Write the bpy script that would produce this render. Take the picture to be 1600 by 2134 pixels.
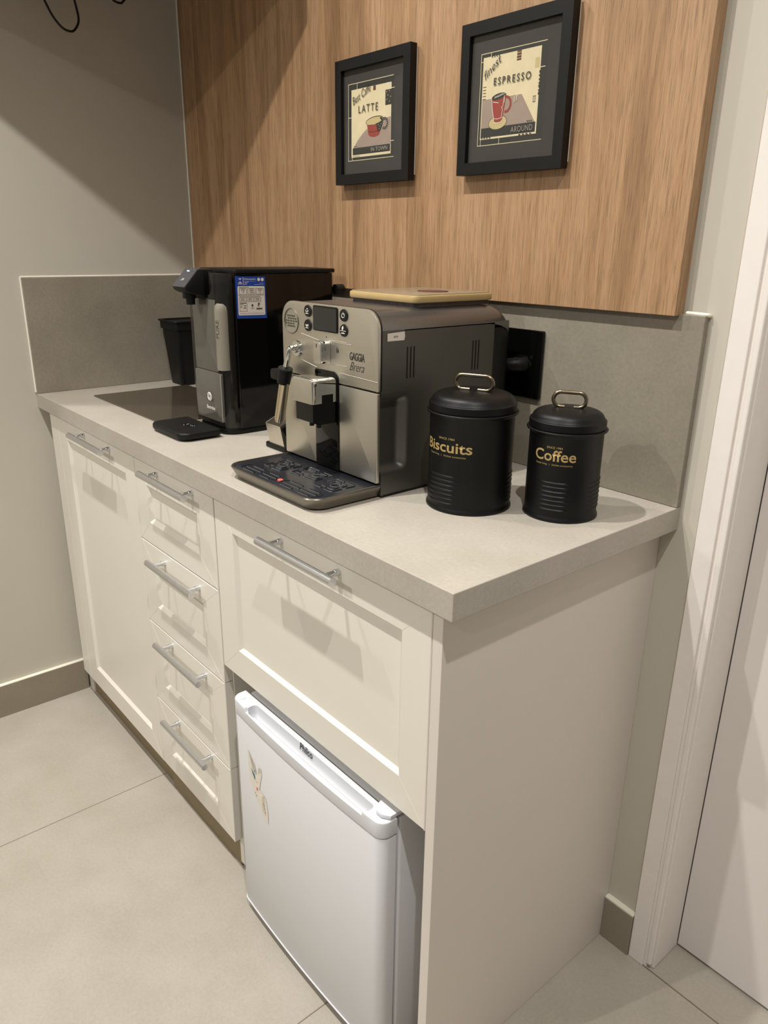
import bpy, bmesh, math, random
from mathutils import Vector, Matrix
for o in list(bpy.data.objects): bpy.data.objects.remove(o)
S = bpy.context.scene
C = S.collection
PI = math.pi

# ------------------------------------------------------------------ camera
yaw, pit, rol = 0.8664, -0.3409, 0.0141
F = Vector((-math.sin(yaw)*math.cos(pit), math.cos(yaw)*math.cos(pit), math.sin(pit)))
R0 = Vector((math.cos(yaw), math.sin(yaw), 0)); U0 = R0.cross(F)
Rv = R0*math.cos(rol)+U0*math.sin(rol); Uv = -R0*math.sin(rol)+U0*math.cos(rol)
cd = bpy.data.cameras.new('camera'); cam = bpy.data.objects.new('camera', cd); C.objects.link(cam)
M = Matrix((Rv, Uv, -F)).transposed().to_4x4(); M.translation = Vector((2.0965, -1.0784, 1.2816))
cam.matrix_world = M
cd.sensor_fit = 'HORIZONTAL'; cd.sensor_width = 36; cd.lens = 36*1573.92/1600; cd.clip_start = .02
S.camera = cam
# ------------------------------------------------------------------ world, lamps, exposure
S.view_settings.view_transform = 'Standard'; S.view_settings.look = 'None'
S.view_settings.exposure = -0.10; S.view_settings.gamma = 1; S.view_settings.use_curve_mapping = False
W = bpy.data.worlds.new('world'); S.world = W; W.use_nodes = True
bg = W.node_tree.nodes['Background']
bg.inputs[0].default_value = (.80, .785, .76, 1); bg.inputs[1].default_value = .225
LAMPC = (1, .975, .94)
def spot(x, y, e, cone, z=2.88, r=.022):
    l = bpy.data.lights.new('downlight_lamp', 'SPOT'); l.energy = e; l.color = LAMPC
    l.spot_size = math.radians(cone); l.spot_blend = 1; l.shadow_soft_size = r
    o = bpy.data.objects.new('downlight_lamp', l); o.location = (x, y, z); C.objects.link(o); return o
spot(1.0, -1.06, 155, 125)
spot(.1, -1.06, 80, 165)
spot(2.25, -1.06, 125, 130)
spot(.75, -3.0, 190, 168)
spot(2.6, -3.0, 60, 168)

# ------------------------------------------------------------------ materials
def newmat(name):
    m = bpy.data.materials.new(name); m.use_nodes = True
    return m, m.node_tree, m.node_tree.nodes['Principled BSDF']
def lin(c):
    return tuple(((v/255)/12.92 if v/255 <= .04045 else ((v/255+.055)/1.055)**2.4) for v in c)+(1,)
def mat(name, col, rough=.5, metal=0, noise=0, nscale=30, bump=0, spec=.5, coat=0, bscale=None, aniso=0, stretch=None):
    m, nt, b = newmat(name); n = nt.nodes; L = nt.links
    b.inputs['Roughness'].default_value = rough; b.inputs['Metallic'].default_value = metal
    b.inputs['Specular IOR Level'].default_value = spec; b.inputs['Coat Weight'].default_value = coat
    b.inputs['Anisotropic'].default_value = aniso
    c = lin(col)
    tc = n.new('ShaderNodeTexCoord'); mp = n.new('ShaderNodeMapping'); L.new(tc.outputs['Object'], mp.inputs[0])
    if stretch: mp.inputs['Scale'].default_value = stretch
    nz = n.new('ShaderNodeTexNoise'); nz.inputs['Scale'].default_value = nscale; nz.inputs['Detail'].default_value = 6
    L.new(mp.outputs[0], nz.inputs['Vector'])
    cr = n.new('ShaderNodeValToRGB'); k = noise
    cr.color_ramp.elements[0].position = .3; cr.color_ramp.elements[1].position = .7
    cr.color_ramp.elements[0].color = tuple(v*(1-k) for v in c[:3])+(1,)
    cr.color_ramp.elements[1].color = tuple(min(1, v*(1+k)) for v in c[:3])+(1,)
    L.new(nz.outputs['Fac'], cr.inputs[0]); L.new(cr.outputs[0], b.inputs['Base Color'])
    if bump:
        n2 = n.new('ShaderNodeTexNoise'); n2.inputs['Scale'].default_value = bscale or nscale*4; n2.inputs['Detail'].default_value = 4
        L.new(mp.outputs[0], n2.inputs['Vector'])
        bp = n.new('ShaderNodeBump'); bp.inputs['Strength'].default_value = bump; bp.inputs['Distance'].default_value = .001
        L.new(n2.outputs['Fac'], bp.inputs['Height']); L.new(bp.outputs[0], b.inputs['Normal'])
    return m
def concrete(name, col, k=.10, rough=.5, grout=False):
    m, nt, b = newmat(name); n = nt.nodes; L = nt.links
    tc = n.new('ShaderNodeTexCoord'); c = lin(col)
    a = n.new('ShaderNodeTexNoise'); a.inputs['Scale'].default_value = 7; a.inputs['Detail'].default_value = 8; a.inputs['Roughness'].default_value = .6
    d = n.new('ShaderNodeTexNoise'); d.inputs['Scale'].default_value = 160; d.inputs['Detail'].default_value = 5; d.inputs['Roughness'].default_value = .7
    sp = n.new('ShaderNodeTexNoise'); sp.inputs['Scale'].default_value = 420; sp.inputs['Detail'].default_value = 2
    for q in (a, d, sp): L.new(tc.outputs['Object'], q.inputs['Vector'])
    def ramp(src, lo, hi, p0, p1):
        r = n.new('ShaderNodeValToRGB'); r.color_ramp.elements[0].position = p0; r.color_ramp.elements[1].position = p1
        r.color_ramp.elements[0].color = (lo, lo, lo*.98, 1); r.color_ramp.elements[1].color = (hi, hi, hi, 1)
        L.new(src.outputs['Fac'], r.inputs[0]); return r
    def mul(x, y):
        q = n.new('ShaderNodeMix'); q.data_type = 'RGBA'; q.blend_type = 'MULTIPLY'; q.inputs[0].default_value = 1
        L.new(x, q.inputs[6]); L.new(y, q.inputs[7]); return q.outputs[2]
    base = n.new('ShaderNodeRGB'); base.outputs[0].default_value = c
    x = mul(base.outputs[0], ramp(a, 1-k, 1+k, .35, .65).outputs[0])
    x = mul(x, ramp(d, 1-k*.8, 1+k*.8, .35, .65).outputs[0])
    x = mul(x, ramp(sp, .80, 1.0, .26, .34).outputs[0])
    if grout:
        sx = n.new('ShaderNodeSeparateXYZ'); L.new(tc.outputs['Object'], sx.inputs[0])
        def line(out, off, per, w):
            s1 = n.new('ShaderNodeMath'); s1.operation = 'ADD'; s1.inputs[1].default_value = -off+per*8+w/2; L.new(out, s1.inputs[0])
            s2 = n.new('ShaderNodeMath'); s2.operation = 'MODULO'; s2.inputs[1].default_value = per; L.new(s1.outputs[0], s2.inputs[0])
            s3 = n.new('ShaderNodeMath'); s3.operation = 'LESS_THAN'; s3.inputs[1].default_value = w; L.new(s2.outputs[0], s3.inputs[0]); return s3.outputs[0]
        mx = n.new('ShaderNodeMath'); mx.operation = 'MAXIMUM'
        L.new(line(sx.outputs[0], .5285, .7625, .0022), mx.inputs[0]); L.new(line(sx.outputs[1], -.006, 1.525, .0028), mx.inputs[1])
        q = n.new('ShaderNodeMix'); q.data_type = 'RGBA'; L.new(mx.outputs[0], q.inputs[0]); L.new(x, q.inputs[6]); q.inputs[7].default_value = lin((112, 100, 84))
        x = q.outputs[2]
    L.new(x, b.inputs['Base Color']); b.inputs['Roughness'].default_value = rough
    bp = n.new('ShaderNodeBump'); bp.inputs['Strength'].default_value = .12; bp.inputs['Distance'].default_value = .001
    L.new(d.outputs['Fac'], bp.inputs['Height']); L.new(bp.outputs[0], b.inputs['Normal'])
    return m
def wood(name):
    m, nt, b = newmat(name); n = nt.nodes; L = nt.links
    tc = n.new('ShaderNodeTexCoord')
    def nz(sc, scale, det=5, dist=0, rough=.55):
        mp = n.new('ShaderNodeMapping'); mp.inputs['Scale'].default_value = sc; L.new(tc.outputs['Object'], mp.inputs[0])
        q = n.new('ShaderNodeTexNoise'); q.inputs['Scale'].default_value = scale; q.inputs['Detail'].default_value = det
        q.inputs['Distortion'].default_value = dist; q.inputs['Roughness'].default_value = rough
        L.new(mp.outputs[0], q.inputs['Vector']); return q.outputs['Fac']
    def ramp(src, stops):
        r = n.new('ShaderNodeValToRGB'); e = r.color_ramp.elements
        e[0].position, e[0].color = stops[0][0], stops[0][1]; e[1].position, e[1].color = stops[-1][0], stops[-1][1]
        for p_, c_ in stops[1:-1]:
            x = e.new(p_); x.color = c_
        L.new(src, r.inputs[0]); return r.outputs[0]
    g = lambda v: (v, v, v, 1)
    broad = nz((8, 8, .7), 1, 5, 1.4)
    mid = nz((26, 26, 1.6), 1, 6, 1.3)
    fine = nz((230, 230, 7.0), 1, 5, .6, .7)
    pore = nz((620, 620, 22), 1, 3, .3)
    def mulc(x, y, f=1):
        q = n.new('ShaderNodeMix'); q.data_type = 'RGBA'; q.blend_type = 'MULTIPLY'; q.inputs[0].default_value = f
        L.new(x, q.inputs[6]); L.new(y, q.inputs[7]); return q.outputs[2]
    # summed fields give band structure
    ad = n.new('ShaderNodeMath'); ad.operation = 'MULTIPLY_ADD'; ad.inputs[1].default_value = .55; L.new(mid, ad.inputs[0])
    m2 = n.new('ShaderNodeMath'); m2.operation = 'MULTIPLY'; m2.inputs[1].default_value = .45; L.new(broad, m2.inputs[0]); L.new(m2.outputs[0], ad.inputs[2])
    x = ramp(ad.outputs[0], [(.34, lin((136, 103, 72))), (.44, lin((157, 122, 87))), (.5, lin((168, 132, 96))), (.57, lin((175, 140, 105))), (.66, lin((152, 117, 83)))])
    x = mulc(x, ramp(fine, [(.33, g(.72)), (.45, g(.95)), (.62, g(1.06))]))
    x = mulc(x, ramp(pore, [(.38, g(.74)), (.47, g(1.0)), (.7, g(1.05))]))
    L.new(x, b.inputs['Base Color']); b.inputs['Roughness'].default_value = .52
    bp = n.new('ShaderNodeBump'); bp.inputs['Strength'].default_value = .15; bp.inputs['Distance'].default_value = .0006
    L.new(fine, bp.inputs['Height']); L.new(bp.outputs[0], b.inputs['Normal'])
    return m
def glassy(name, tint, gloss_rough=.03, fac=.06):
    m = bpy.data.materials.new(name); m.use_nodes = True; nt = m.node_tree; n = nt.nodes; L = nt.links
    n.remove(n['Principled BSDF'])
    t = n.new('ShaderNodeBsdfTransparent'); t.inputs[0].default_value = tint+(1,)
    g = n.new('ShaderNodeBsdfGlossy'); g.inputs['Roughness'].default_value = gloss_rough
    fr = n.new('ShaderNodeFresnel'); ge = n.new('ShaderNodeNewGeometry')
    mr = n.new('ShaderNodeMapRange'); mr.inputs['To Min'].default_value = 1.45; mr.inputs['To Max'].default_value = 1/1.45
    L.new(ge.outputs['Backfacing'], mr.inputs['Value']); L.new(mr.outputs['Result'], fr.inputs[0])
    mx = n.new('ShaderNodeMixShader'); L.new(fr.outputs[0], mx.inputs[0]); L.new(t.outputs[0], mx.inputs[1]); L.new(g.outputs[0], mx.inputs[2])
    L.new(mx.outputs[0], n['Material Output'].inputs[0]); return m
MT = {}
MT['wall'] = mat('wall_paint', (190, 184, 170), .7, noise=.02, nscale=6, bump=.05, bscale=60)
MT['wallR'] = MT['wall']
MT['ceil'] = mat('ceiling_paint', (235, 230, 222), .8, noise=.01)
MT['floor'] = concrete('floor_tile', (168, 161, 150), .055, .42, grout=True)
MT['base'] = concrete('skirting_tile', (142, 132, 116), .05, .5)
MT['top'] = concrete('worktop_concrete', (173, 166, 155), .065, .45)
MT['splash'] = concrete('splash_concrete', (140, 132, 118), .10, .5)
MT['wood'] = wood('oak_laminate')
MT['cab'] = mat('cream_lacquer', (223, 218, 206), .38, noise=.008, nscale=10)
MT['carc'] = mat('cream_melamine', (205, 199, 186), .5, noise=.008, nscale=10)
MT['endp'] = mat('offwhite_panel', (214, 206, 196), .5, noise=.008, nscale=10)
MT['plinth'] = mat('brown_plinth', (128, 112, 84), .6, noise=.05)
MT['door'] = mat('white_door_paint', (222, 215, 209), .5, noise=.01, nscale=5)
MT['trim'] = mat('white_trim_paint', (232, 226, 219), .5, noise=.015, nscale=40, bump=.05)
MT['seal'] = mat('white_sealant', (232, 228, 212), .6, noise=.03)
MT['steel'] = mat('brushed_steel', (192, 188, 180), .30, 1, noise=.04, nscale=3, stretch=(40, 40, 900), bump=.03)
MT['handle'] = mat('satin_nickel', (222, 224, 228), .27, 1, noise=.01)
MT['fascia'] = mat('machine_steel', (206, 201, 188), .38, 1, noise=.03, nscale=2, stretch=(8, 8, 600))
MT['cover'] = mat('machine_top_steel', (128, 127, 126), .34, .9, noise=.03, nscale=2, stretch=(8, 200, 8))
MT['side'] = mat('dark_grey_metallic', (96, 94, 89), .42, .75, noise=.02)
MT['chrome'] = mat('chrome', (225, 224, 220), .06, 1)
MT['pewter'] = mat('pewter_tray', (128, 123, 114), .35, .9, noise=.02)
MT['blk'] = mat('black_plastic', (13, 13, 12), .42, spec=.35, noise=.05)
MT['blkg'] = mat('black_gloss', (6, 6, 6), .08, spec=.35, noise=.02)
MT['blkm'] = mat('black_matte', (11, 11, 11), .48, spec=.3, noise=.05, nscale=60)
MT['can'] = mat('black_powder_coat', (8, 8, 8), .44, spec=.28, noise=.04, nscale=80, bump=.05)
MT['frame'] = mat('black_frame_wood', (15, 14, 13), .5, spec=.3, noise=.05)
MT['matb'] = mat('charcoal_mat', (52, 49, 45), .8, noise=.03)
MT['paper'] = mat('cream_paper', (222, 207, 170), .7, noise=.04, nscale=50)
MT['red'] = mat('brick_red_ink', (150, 58, 48), .6, noise=.05)
MT['ink'] = mat('dark_ink', (42, 40, 36), .7)
MT['inkband'] = mat('charcoal_ink', (40, 41, 35), .7)
MT['mauve'] = mat('mauve_ink', (158, 140, 126), .7, noise=.04, nscale=60)
MT['tan'] = mat('tan_ink', (196, 178, 128), .7, noise=.05, nscale=80)
MT['maroon'] = mat('maroon_ink', (92, 52, 44), .7)
MT['whiteink'] = mat('white_ink', (232, 226, 214), .6)
MT['greyink'] = mat('grey_ink', (150, 146, 138), .6)
MT['brass'] = mat('antique_brass', (136, 126, 106), .26, 1, noise=.08, nscale=90)
MT['gold'] = mat('gold_lettering', (178, 152, 98), .5, .25)
MT['fridge'] = mat('white_enamel', (213, 213, 215), .35, noise=.005)
MT['fcap'] = mat('white_plastic', (212, 213, 217), .35, noise=.004)
MT['gask'] = mat('grey_gasket', (150, 149, 146), .6)
MT['greyp'] = mat('grey_plastic', (66, 66, 70), .35, noise=.02)
MT['panelg'] = mat('satin_grey_panel', (150, 147, 140), .35, noise=.02)
MT['filter'] = mat('white_filter', (214, 208, 192), .5, noise=.02)
MT['blue'] = mat('blue_label', (14, 62, 152), .5, noise=.02)
MT['labw'] = mat('label_white', (214, 206, 196), .6)
MT['smoke'] = glassy('smoked_plastic', (.60, .59, .57))
MT['glass'] = glassy('picture_glass', (.94, .94, .93))
MT['amber'] = mat('yellowed_plastic', (176, 152, 104), .35, noise=.04)
MT['lidtop'] = mat('smoky_lid_plastic', (138, 124, 102), .2, noise=.02)
MT['beans'] = mat('dark_coffee_beans', (52, 40, 38), .5, noise=.5, nscale=150)
MT['cook'] = mat('bronze_glass', (74, 66, 56), .05, 0, noise=.02, spec=.9)
MT['decal'] = mat('beige_decal', (224, 217, 203), .6, noise=.05, nscale=80)
MT['decald'] = mat('tan_decal', (202, 192, 174), .6, noise=.05, nscale=80)
MT['teal'] = mat('teal_ink', (62, 118, 136), .6)
MT['coral'] = mat('coral_ink', (214, 108, 92), .5)
MT['led'], _nt, _b = newmat('status_light'); _b.inputs['Emission Color'].default_value = (.6, .8, 1, 1); _b.inputs['Emission Strength'].default_value = 3
MT['redfloat'] = mat('red_float', (236, 92, 84), .4)

# ------------------------------------------------------------------ mesh helpers
ORG = {}
def link(name, bm, m, parent=None, smooth=None, org=None):
    me = bpy.data.meshes.new(name)
    o0 = Vector(ORG.get(parent.name, (0, 0, 0))) if parent else Vector(org or (0, 0, 0))
    bmesh.ops.translate(bm, verts=bm.verts, vec=-o0)
    if smooth:
        for f in bm.faces: f.smooth = True
        for e in bm.edges:
            if len(e.link_faces) == 2 and e.calc_face_angle(0) > math.radians(smooth): e.smooth = False
    bm.to_mesh(me); bm.free()
    o = bpy.data.objects.new(name, me); C.objects.link(o)
    for q in (m if isinstance(m, (list, tuple)) else [m]): me.materials.append(q)
    if parent: o.parent = parent; ORG[o.name] = o0
    else: o.location = o0; ORG[o.name] = o0
    return o
def tag(o, label, cat, group=None):
    o['label'] = label; o['category'] = cat
    if group: o['group'] = group
    return o
def thing(name, label, cat, loc, group=None):
    o = bpy.data.objects.new(name, None); o.empty_display_size = .05; C.objects.link(o); o.location = loc
    ORG[o.name] = Vector(loc); return tag(o, label, cat, group)
def struct(name, bm, m, **k):
    o = link(name, bm, m, **k); o['kind'] = 'structure'; return o
def box(x0, x1, y0, y1, z0, z1, bev=0, seg=2, bm=None, mi=0):
    b = bmesh.new()
    bmesh.ops.create_cube(b, size=1)
    for v in b.verts:
        v.co = Vector(((x0+x1)/2+v.co.x*(x1-x0), (y0+y1)/2+v.co.y*(y1-y0), (z0+z1)/2+v.co.z*(z1-z0)))
    if bev: bmesh.ops.bevel(b, geom=list(b.edges), offset=bev, segments=seg, affect='EDGES', profile=.5)
    for f in b.faces: f.material_index = mi
    return join(bm, b) if bm else b
def join(a, b):
    me = bpy.data.meshes.new('t'); b.to_mesh(me); b.free(); a.from_mesh(me); bpy.data.meshes.remove(me); return a
def rrect(x0, x1, y0, y1, r, n=6, rs=None):
    rs = rs or (r, r, r, r)                       # corners: x1y1, x0y1, x0y0, x1y0
    pts = []
    for (cx, cy, a0), q in zip(((x1, y1, 0), (x0, y1, 90), (x0, y0, 180), (x1, y0, 270)), rs):
        if q <= 0: pts.append((cx, cy)); continue
        sx = -1 if cx == x1 else 1; sy = -1 if cy == y1 else 1
        for i in range(n+1):
            a = math.radians(a0+90*i/n); pts.append((cx+sx*q+q*math.cos(a), cy+sy*q+q*math.sin(a)))
    return pts
def prism(pts, a, b, axis='z', bev=0, seg=2, bm=None, mi=0, taper=None):
    """extrude a 2-D outline along an axis: z -> (x,y), y -> (x,z), x -> (y,z)"""
    t = bmesh.new()
    def P(p, h):
        return {'z': (p[0], p[1], h), 'y': (p[0], h, p[1]), 'x': (h, p[0], p[1])}[axis]
    cx = sum(p[0] for p in pts)/len(pts); cy = sum(p[1] for p in pts)/len(pts)
    v0 = [t.verts.new(P((cx+(p[0]-cx)*(taper or 1), cy+(p[1]-cy)*(taper or 1)), a)) for p in pts]; v1 = [t.verts.new(P(p, b)) for p in pts]
    f0 = t.faces.new(v0); f1 = t.faces.new(v1); n = len(pts)
    for i in range(n): t.faces.new((v0[i], v0[(i+1) % n], v1[(i+1) % n], v1[i]))
    bmesh.ops.recalc_face_normals(t, faces=t.faces)
    if bev:
        bmesh.ops.bevel(t, geom=list(f0.edges)+list(f1.edges), offset=bev, segments=seg, affect='EDGES', profile=.5)
    for f in t.faces: f.material_index = mi
    return join(bm, t) if bm else t
def loft(sections, bm=None, mi=0, cap=True):
    """sections: list of equal-length 3-D loops"""
    t = bmesh.new(); vs = [[t.verts.new(p) for p in s] for s in sections]; n = len(sections[0])
    for a, b in zip(vs, vs[1:]):
        for i in range(n): t.faces.new((a[i], a[(i+1) % n], b[(i+1) % n], b[i]))
    if cap: t.faces.new(vs[0]); t.faces.new(vs[-1])
    bmesh.ops.recalc_face_normals(t, faces=t.faces)
    for f in t.faces: f.material_index = mi
    return join(bm, t) if bm else t
def lathe(prof, cx, cy, n=64, bm=None, mi=0):
    return loft([[(cx+r*math.cos(2*PI*i/n), cy+r*math.sin(2*PI*i/n), z) for i in range(n)] for r, z in prof], bm, mi)
def disc(c, axis, r, h, n=28, bm=None, mi=0, r2=None):
    A = Vector(axis).normalized(); u = A.orthogonal().normalized(); w = A.cross(u); c = Vector(c); r2 = r if r2 is None else r2
    L_ = lambda k, q: [c+A*k+(u*math.cos(2*PI*i/n)+w*math.sin(2*PI*i/n))*q for i in range(n)]
    return loft([L_(0, r), L_(h, r2)], bm, mi)
def tube(path, r, n=12, closed=False, bm=None, mi=0, sub=0):
    P = [Vector(p) for p in path]
    if sub:                                        # Catmull-Rom
        Q = []; N = len(P); rng = range(N if closed else N-1)
        for i in rng:
            p0, p1, p2, p3 = (P[(i-1) % N], P[i], P[(i+1) % N], P[(i+2) % N]) if closed else (P[max(i-1, 0)], P[i], P[i+1], P[min(i+2, N-1)])
            for k in range(sub):
                t = k/sub; Q.append(.5*((2*p1)+(-p0+p2)*t+(2*p0-5*p1+4*p2-p3)*t*t+(-p0+3*p1-3*p2+p3)*t**3))
        if not closed: Q.append(P[-1])
        P = Q
    N = len(P); secs = []; up = None
    for i in range(N):
        d = (P[(i+1) % N]-P[i-1]) if closed else (P[min(i+1, N-1)]-P[max(i-1, 0)])
        d.normalize()
        if up is None: up = d.orthogonal().normalized()
        up = (up-d*up.dot(d)).normalized(); w = d.cross(up)
        rr = r[i] if isinstance(r, list) else r
        secs.append([P[i]+(up*math.cos(2*PI*k/n)+w*math.sin(2*PI*k/n))*rr for k in range(n)])
    if closed: secs.append(secs[0]); return loft(secs, bm, mi, cap=False)
    return loft(secs, bm, mi)
def quad(pts, bm=None, mi=0):
    t = bmesh.new(); t.faces.new([t.verts.new(p) for p in pts])
    for f in t.faces: f.material_index = mi
    return join(bm, t) if bm else t
def text_bm(body, size=1, bold=0, shear=0, space=1, depth=0):
    cu = bpy.data.curves.new('t', 'FONT'); cu.body = body; cu.size = 1; cu.offset = bold; cu.shear = shear; cu.space_character = space
    cu.align_x = 'LEFT'; cu.resolution_u = 3; cu.extrude = depth
    ob = bpy.data.objects.new('t', cu); C.objects.link(ob); dg = bpy.context.evaluated_depsgraph_get(); dg.update()
    me = bpy.data.meshes.new_from_object(ob.evaluated_get(dg)); bpy.data.objects.remove(ob); bpy.data.curves.remove(cu)
    bm = bmesh.new(); bm.from_mesh(me); bpy.data.meshes.remove(me); return bm
def fit_text(body, w, h, **k):
    """text mesh scaled to w x h with its lower left at 0,0 in local x,y"""
    bm = text_bm(body, **k); xs = [v.co.x for v in bm.verts]; ys = [v.co.y for v in bm.verts]
    x0, x1, y0, y1 = min(xs), max(xs), min(ys), max(ys)
    sx = w/(x1-x0); sy = (h/(y1-y0)) if h else sx
    for v in bm.verts: v.co.x = (v.co.x-x0)*sx; v.co.y = (v.co.y-y0)*sy
    return bm
def place(bm, o, r, u):
    o, r, u = Vector(o), Vector(r), Vector(u); nn = r.cross(u).normalized()
    for v in bm.verts: v.co = o+r*v.co.x+u*v.co.y+nn*v.co.z
    return bm
def cut(o, bm):
    me = bpy.data.meshes.new('c'); bmesh.ops.recalc_face_normals(bm, faces=bm.faces)
    bmesh.ops.translate(bm, verts=bm.verts, vec=-ORG[o.name]); bm.to_mesh(me); bm.free()
    c = bpy.data.objects.new('c', me); C.objects.link(c); c.location = o.location
    if o.parent: c.parent = o.parent
    md = o.modifiers.new('b', 'BOOLEAN'); md.object = c; md.operation = 'DIFFERENCE'; md.solver = 'EXACT'
    dg = bpy.context.evaluated_depsgraph_get(); dg.update()
    nm = bpy.data.meshes.new_from_object(o.evaluated_get(dg)); o.modifiers.clear(); o.data = nm; bpy.data.objects.remove(c)
def shade(o, ang=35):
    bm = bmesh.new(); bm.from_mesh(o.data)
    for f in bm.faces: f.smooth = True
    for e in bm.edges: e.smooth = not (len(e.link_faces) == 2 and e.calc_face_angle(0) > math.radians(ang))
    bm.to_mesh(o.data); bm.free()

# ------------------------------------------------------------------ constants of the room
H, L, D, TE = .9, 1.5446, .5016, .038
YC, XE = -.489, 1.5178
# ================================================================== SETTING
struct('floor', box(-.12, 4.2, -4.2, .6, -.05, 0), MT['floor'])
struct('ceiling', box(-.12, 4.2, -4.2, .6, 2.9, 2.96), MT['ceil'])
struct('wall_left', box(-.12, 0, -4.2, .12, 0, 2.9), MT['wall'])
wb = box(0, 1.624, 0, .12, 0, 2.9); box(1.624, 2.46, 0, .12, 2.12, 2.9, bm=wb); box(2.46, 4.2, 0, .12, 0, 2.9, bm=wb)
struct('wall_back', wb, MT['wall'])
struct('baseboard_left', box(0, .012, -4.2, -.4705, 0, .0955, .001), MT['base'])
struct('baseboard_back', box(XE+.0005, 1.5795, -.012, 0, 0, .0945, .001), MT['base'])
# paint-white line of filler over the skirtings
struct('trim_2', box(0, .0125, -4.2, -.4705, .0955, .099, .001), MT['seal'])
struct('trim_3', box(XE+.0005, 1.5795, -.0115, 0, .0945, .099, .001), MT['seal'])
# door casing: flat board, a groove and a bead, then the jamb lining
cs = bmesh.new()
box(1.5800, 1.6105, -.0085, 0, 0, 2.16, .0015, bm=cs); box(1.6105, 1.6165, -.004, 0, 0, 2.16, bm=cs); box(1.6165, 1.6255, -.0075, .001, 0.012, 2.16, .002, bm=cs)
box(1.6255, 2.46, -.0085, 0, 2.115, 2.16, .0015, bm=cs)
struct('trim_1', cs, MT['trim'])
struct('trim_4', box(1.6235, 1.6285, .0012, .083, .002, 2.116, .0006), MT['trim'])
dr = struct('door_1', box(1.6295, 2.455, .083, .118, .006, 2.11, .0015), MT['door'])
hd = tube([(2.39, .083, 1.0), (2.39, .04, 1.0), (2.28, .04, 1.0)], .009); disc((2.39, .0835, 1.0), (0, -1, 0), .026, .008, bm=hd)
link('door_handle', hd, MT['handle'], dr, smooth=40)
# ================================================================== WALL PANEL and SPLASHES
o = link('wood_wall_panel', box(.004, 1.5043, -.0257, -.0004, 1.1883, 2.88, .0006), MT['wood'])
tag(o, 'wood grain laminate panel covering the back wall above the grey splash', 'wall panel')
t = thing('sealant_line', 'pale sealant line in the corner between the left wall and the wood panel', 'sealant', (0, 0, 1.19))
link('bead', tube([(.002, -.0268, 1.193), (.002, -.0268, 2.88)], .0024, 8), MT['seal'], t, smooth=60)
t = thing('backsplash', 'grey stone splash slab along the back wall under the wood panel', 'backsplash', (.78, 0, H))
link('slab', box(.0124, L, -.0122, -.0003, H+.0003, 1.1908, .0012), MT['splash'], t)
s_ = tube([(1.512, -.0065, 1.1925), (1.528, -.0075, 1.1922), (1.5435, -.0075, 1.1918), (1.5455, -.0015, 1.1905)], .0028, 8, sub=4)
link('sealant', s_, MT['seal'], t, smooth=60)
t = thing('backsplash', 'grey stone splash slab on the left wall beside the cooktop', 'backsplash', (0, -.25, H))
link('slab', box(.0003, .0122, -D, -.0005, H+.0003, 1.1908, .001), MT['splash'], t)
s_ = tube([(.0025, -D+.0, 1.1918), (.0025, -.03, 1.1918)], .0026, 8); tube([(.0028, -D-.0006, .903), (.0028, -D-.0006, 1.192)], .0026, 8, bm=s_)
link('sealant', s_, MT['seal'], t, smooth=60)
# ================================================================== WORKTOP
o = link('countertop', box(.0004, L, -D, -.0003, H-TE, H, .0012, 2), MT['top'])
tag(o, 'long grey stone worktop over the cream cabinets', 'countertop')
o = link('cooktop', prism(rrect(.128, .536, -.398, -.135, .004), H+.0002, H+.003, bev=.0006), MT['cook'])
tag(o, 'flush dark glass cooktop set in the worktop near the left wall', 'cooktop')

# ================================================================== CABINETS
def shaker(x0, x1, z0, z1, rx0, rx1, rz0, rz1, dep=.0065, bev=.007):
    """front with a bevelled recessed field; front plane YC"""
    b = bmesh.new(); yb = YC+.018
    def ring(a, c, e, f, y): return [b.verts.new(p) for p in ((a, y, e), (c, y, e), (c, y, f), (a, y, f))]
    e = .0012
    back = ring(x0, x1, z0, z1, yb); r0 = ring(x0, x1, z0, z1, YC+e); r1 = ring(x0+e, x1-e, z0+e, z1-e, YC)
    r2 = ring(rx0, rx1, rz0, rz1, YC); r3 = ring(rx0+bev, rx1-bev, rz0+bev, rz1-bev, YC+dep)
    for p, q in ((back, r0), (r0, r1), (r1, r2), (r2, r3)):
        for i in range(4): b.faces.new((p[i], p[(i+1) % 4], q[(i+1) % 4], q[i]))
    b.faces.new(r3); b.faces.new(back); bmesh.ops.recalc_face_normals(b, faces=b.faces)
    return b
def mitres(bm, x0, x1, z0, z1, rx0, rx1, rz0, rz1):
    for (a, c, d_, e) in ((x0, z0, rx0, rz0), (x1, z0, rx1, rz0), (x1, z1, rx1, rz1), (x0, z1, rx0, rz1)):
        tube([(a, YC+.0001, c), (d_, YC+.0001, e)], .00035, 4, bm=bm)
    return bm
def bar(x0, x1, z, parent):
    yb = -.5175
    h = link('handle', tube([(x0, yb, z), (x1, yb, z)], .0068, 20), MT['handle'], parent, smooth=50)
    for xx in (x0+.024, x1-.024):
        pb = tube([(xx, YC+.0003, z), (xx, yb+.003, z)], .0042, 14); disc((xx, YC+.0002, z), (0, -1, 0), .0052, .008, 14, bm=pb)
        link('post', pb, MT['handle'], h, smooth=50)
    return h
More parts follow.
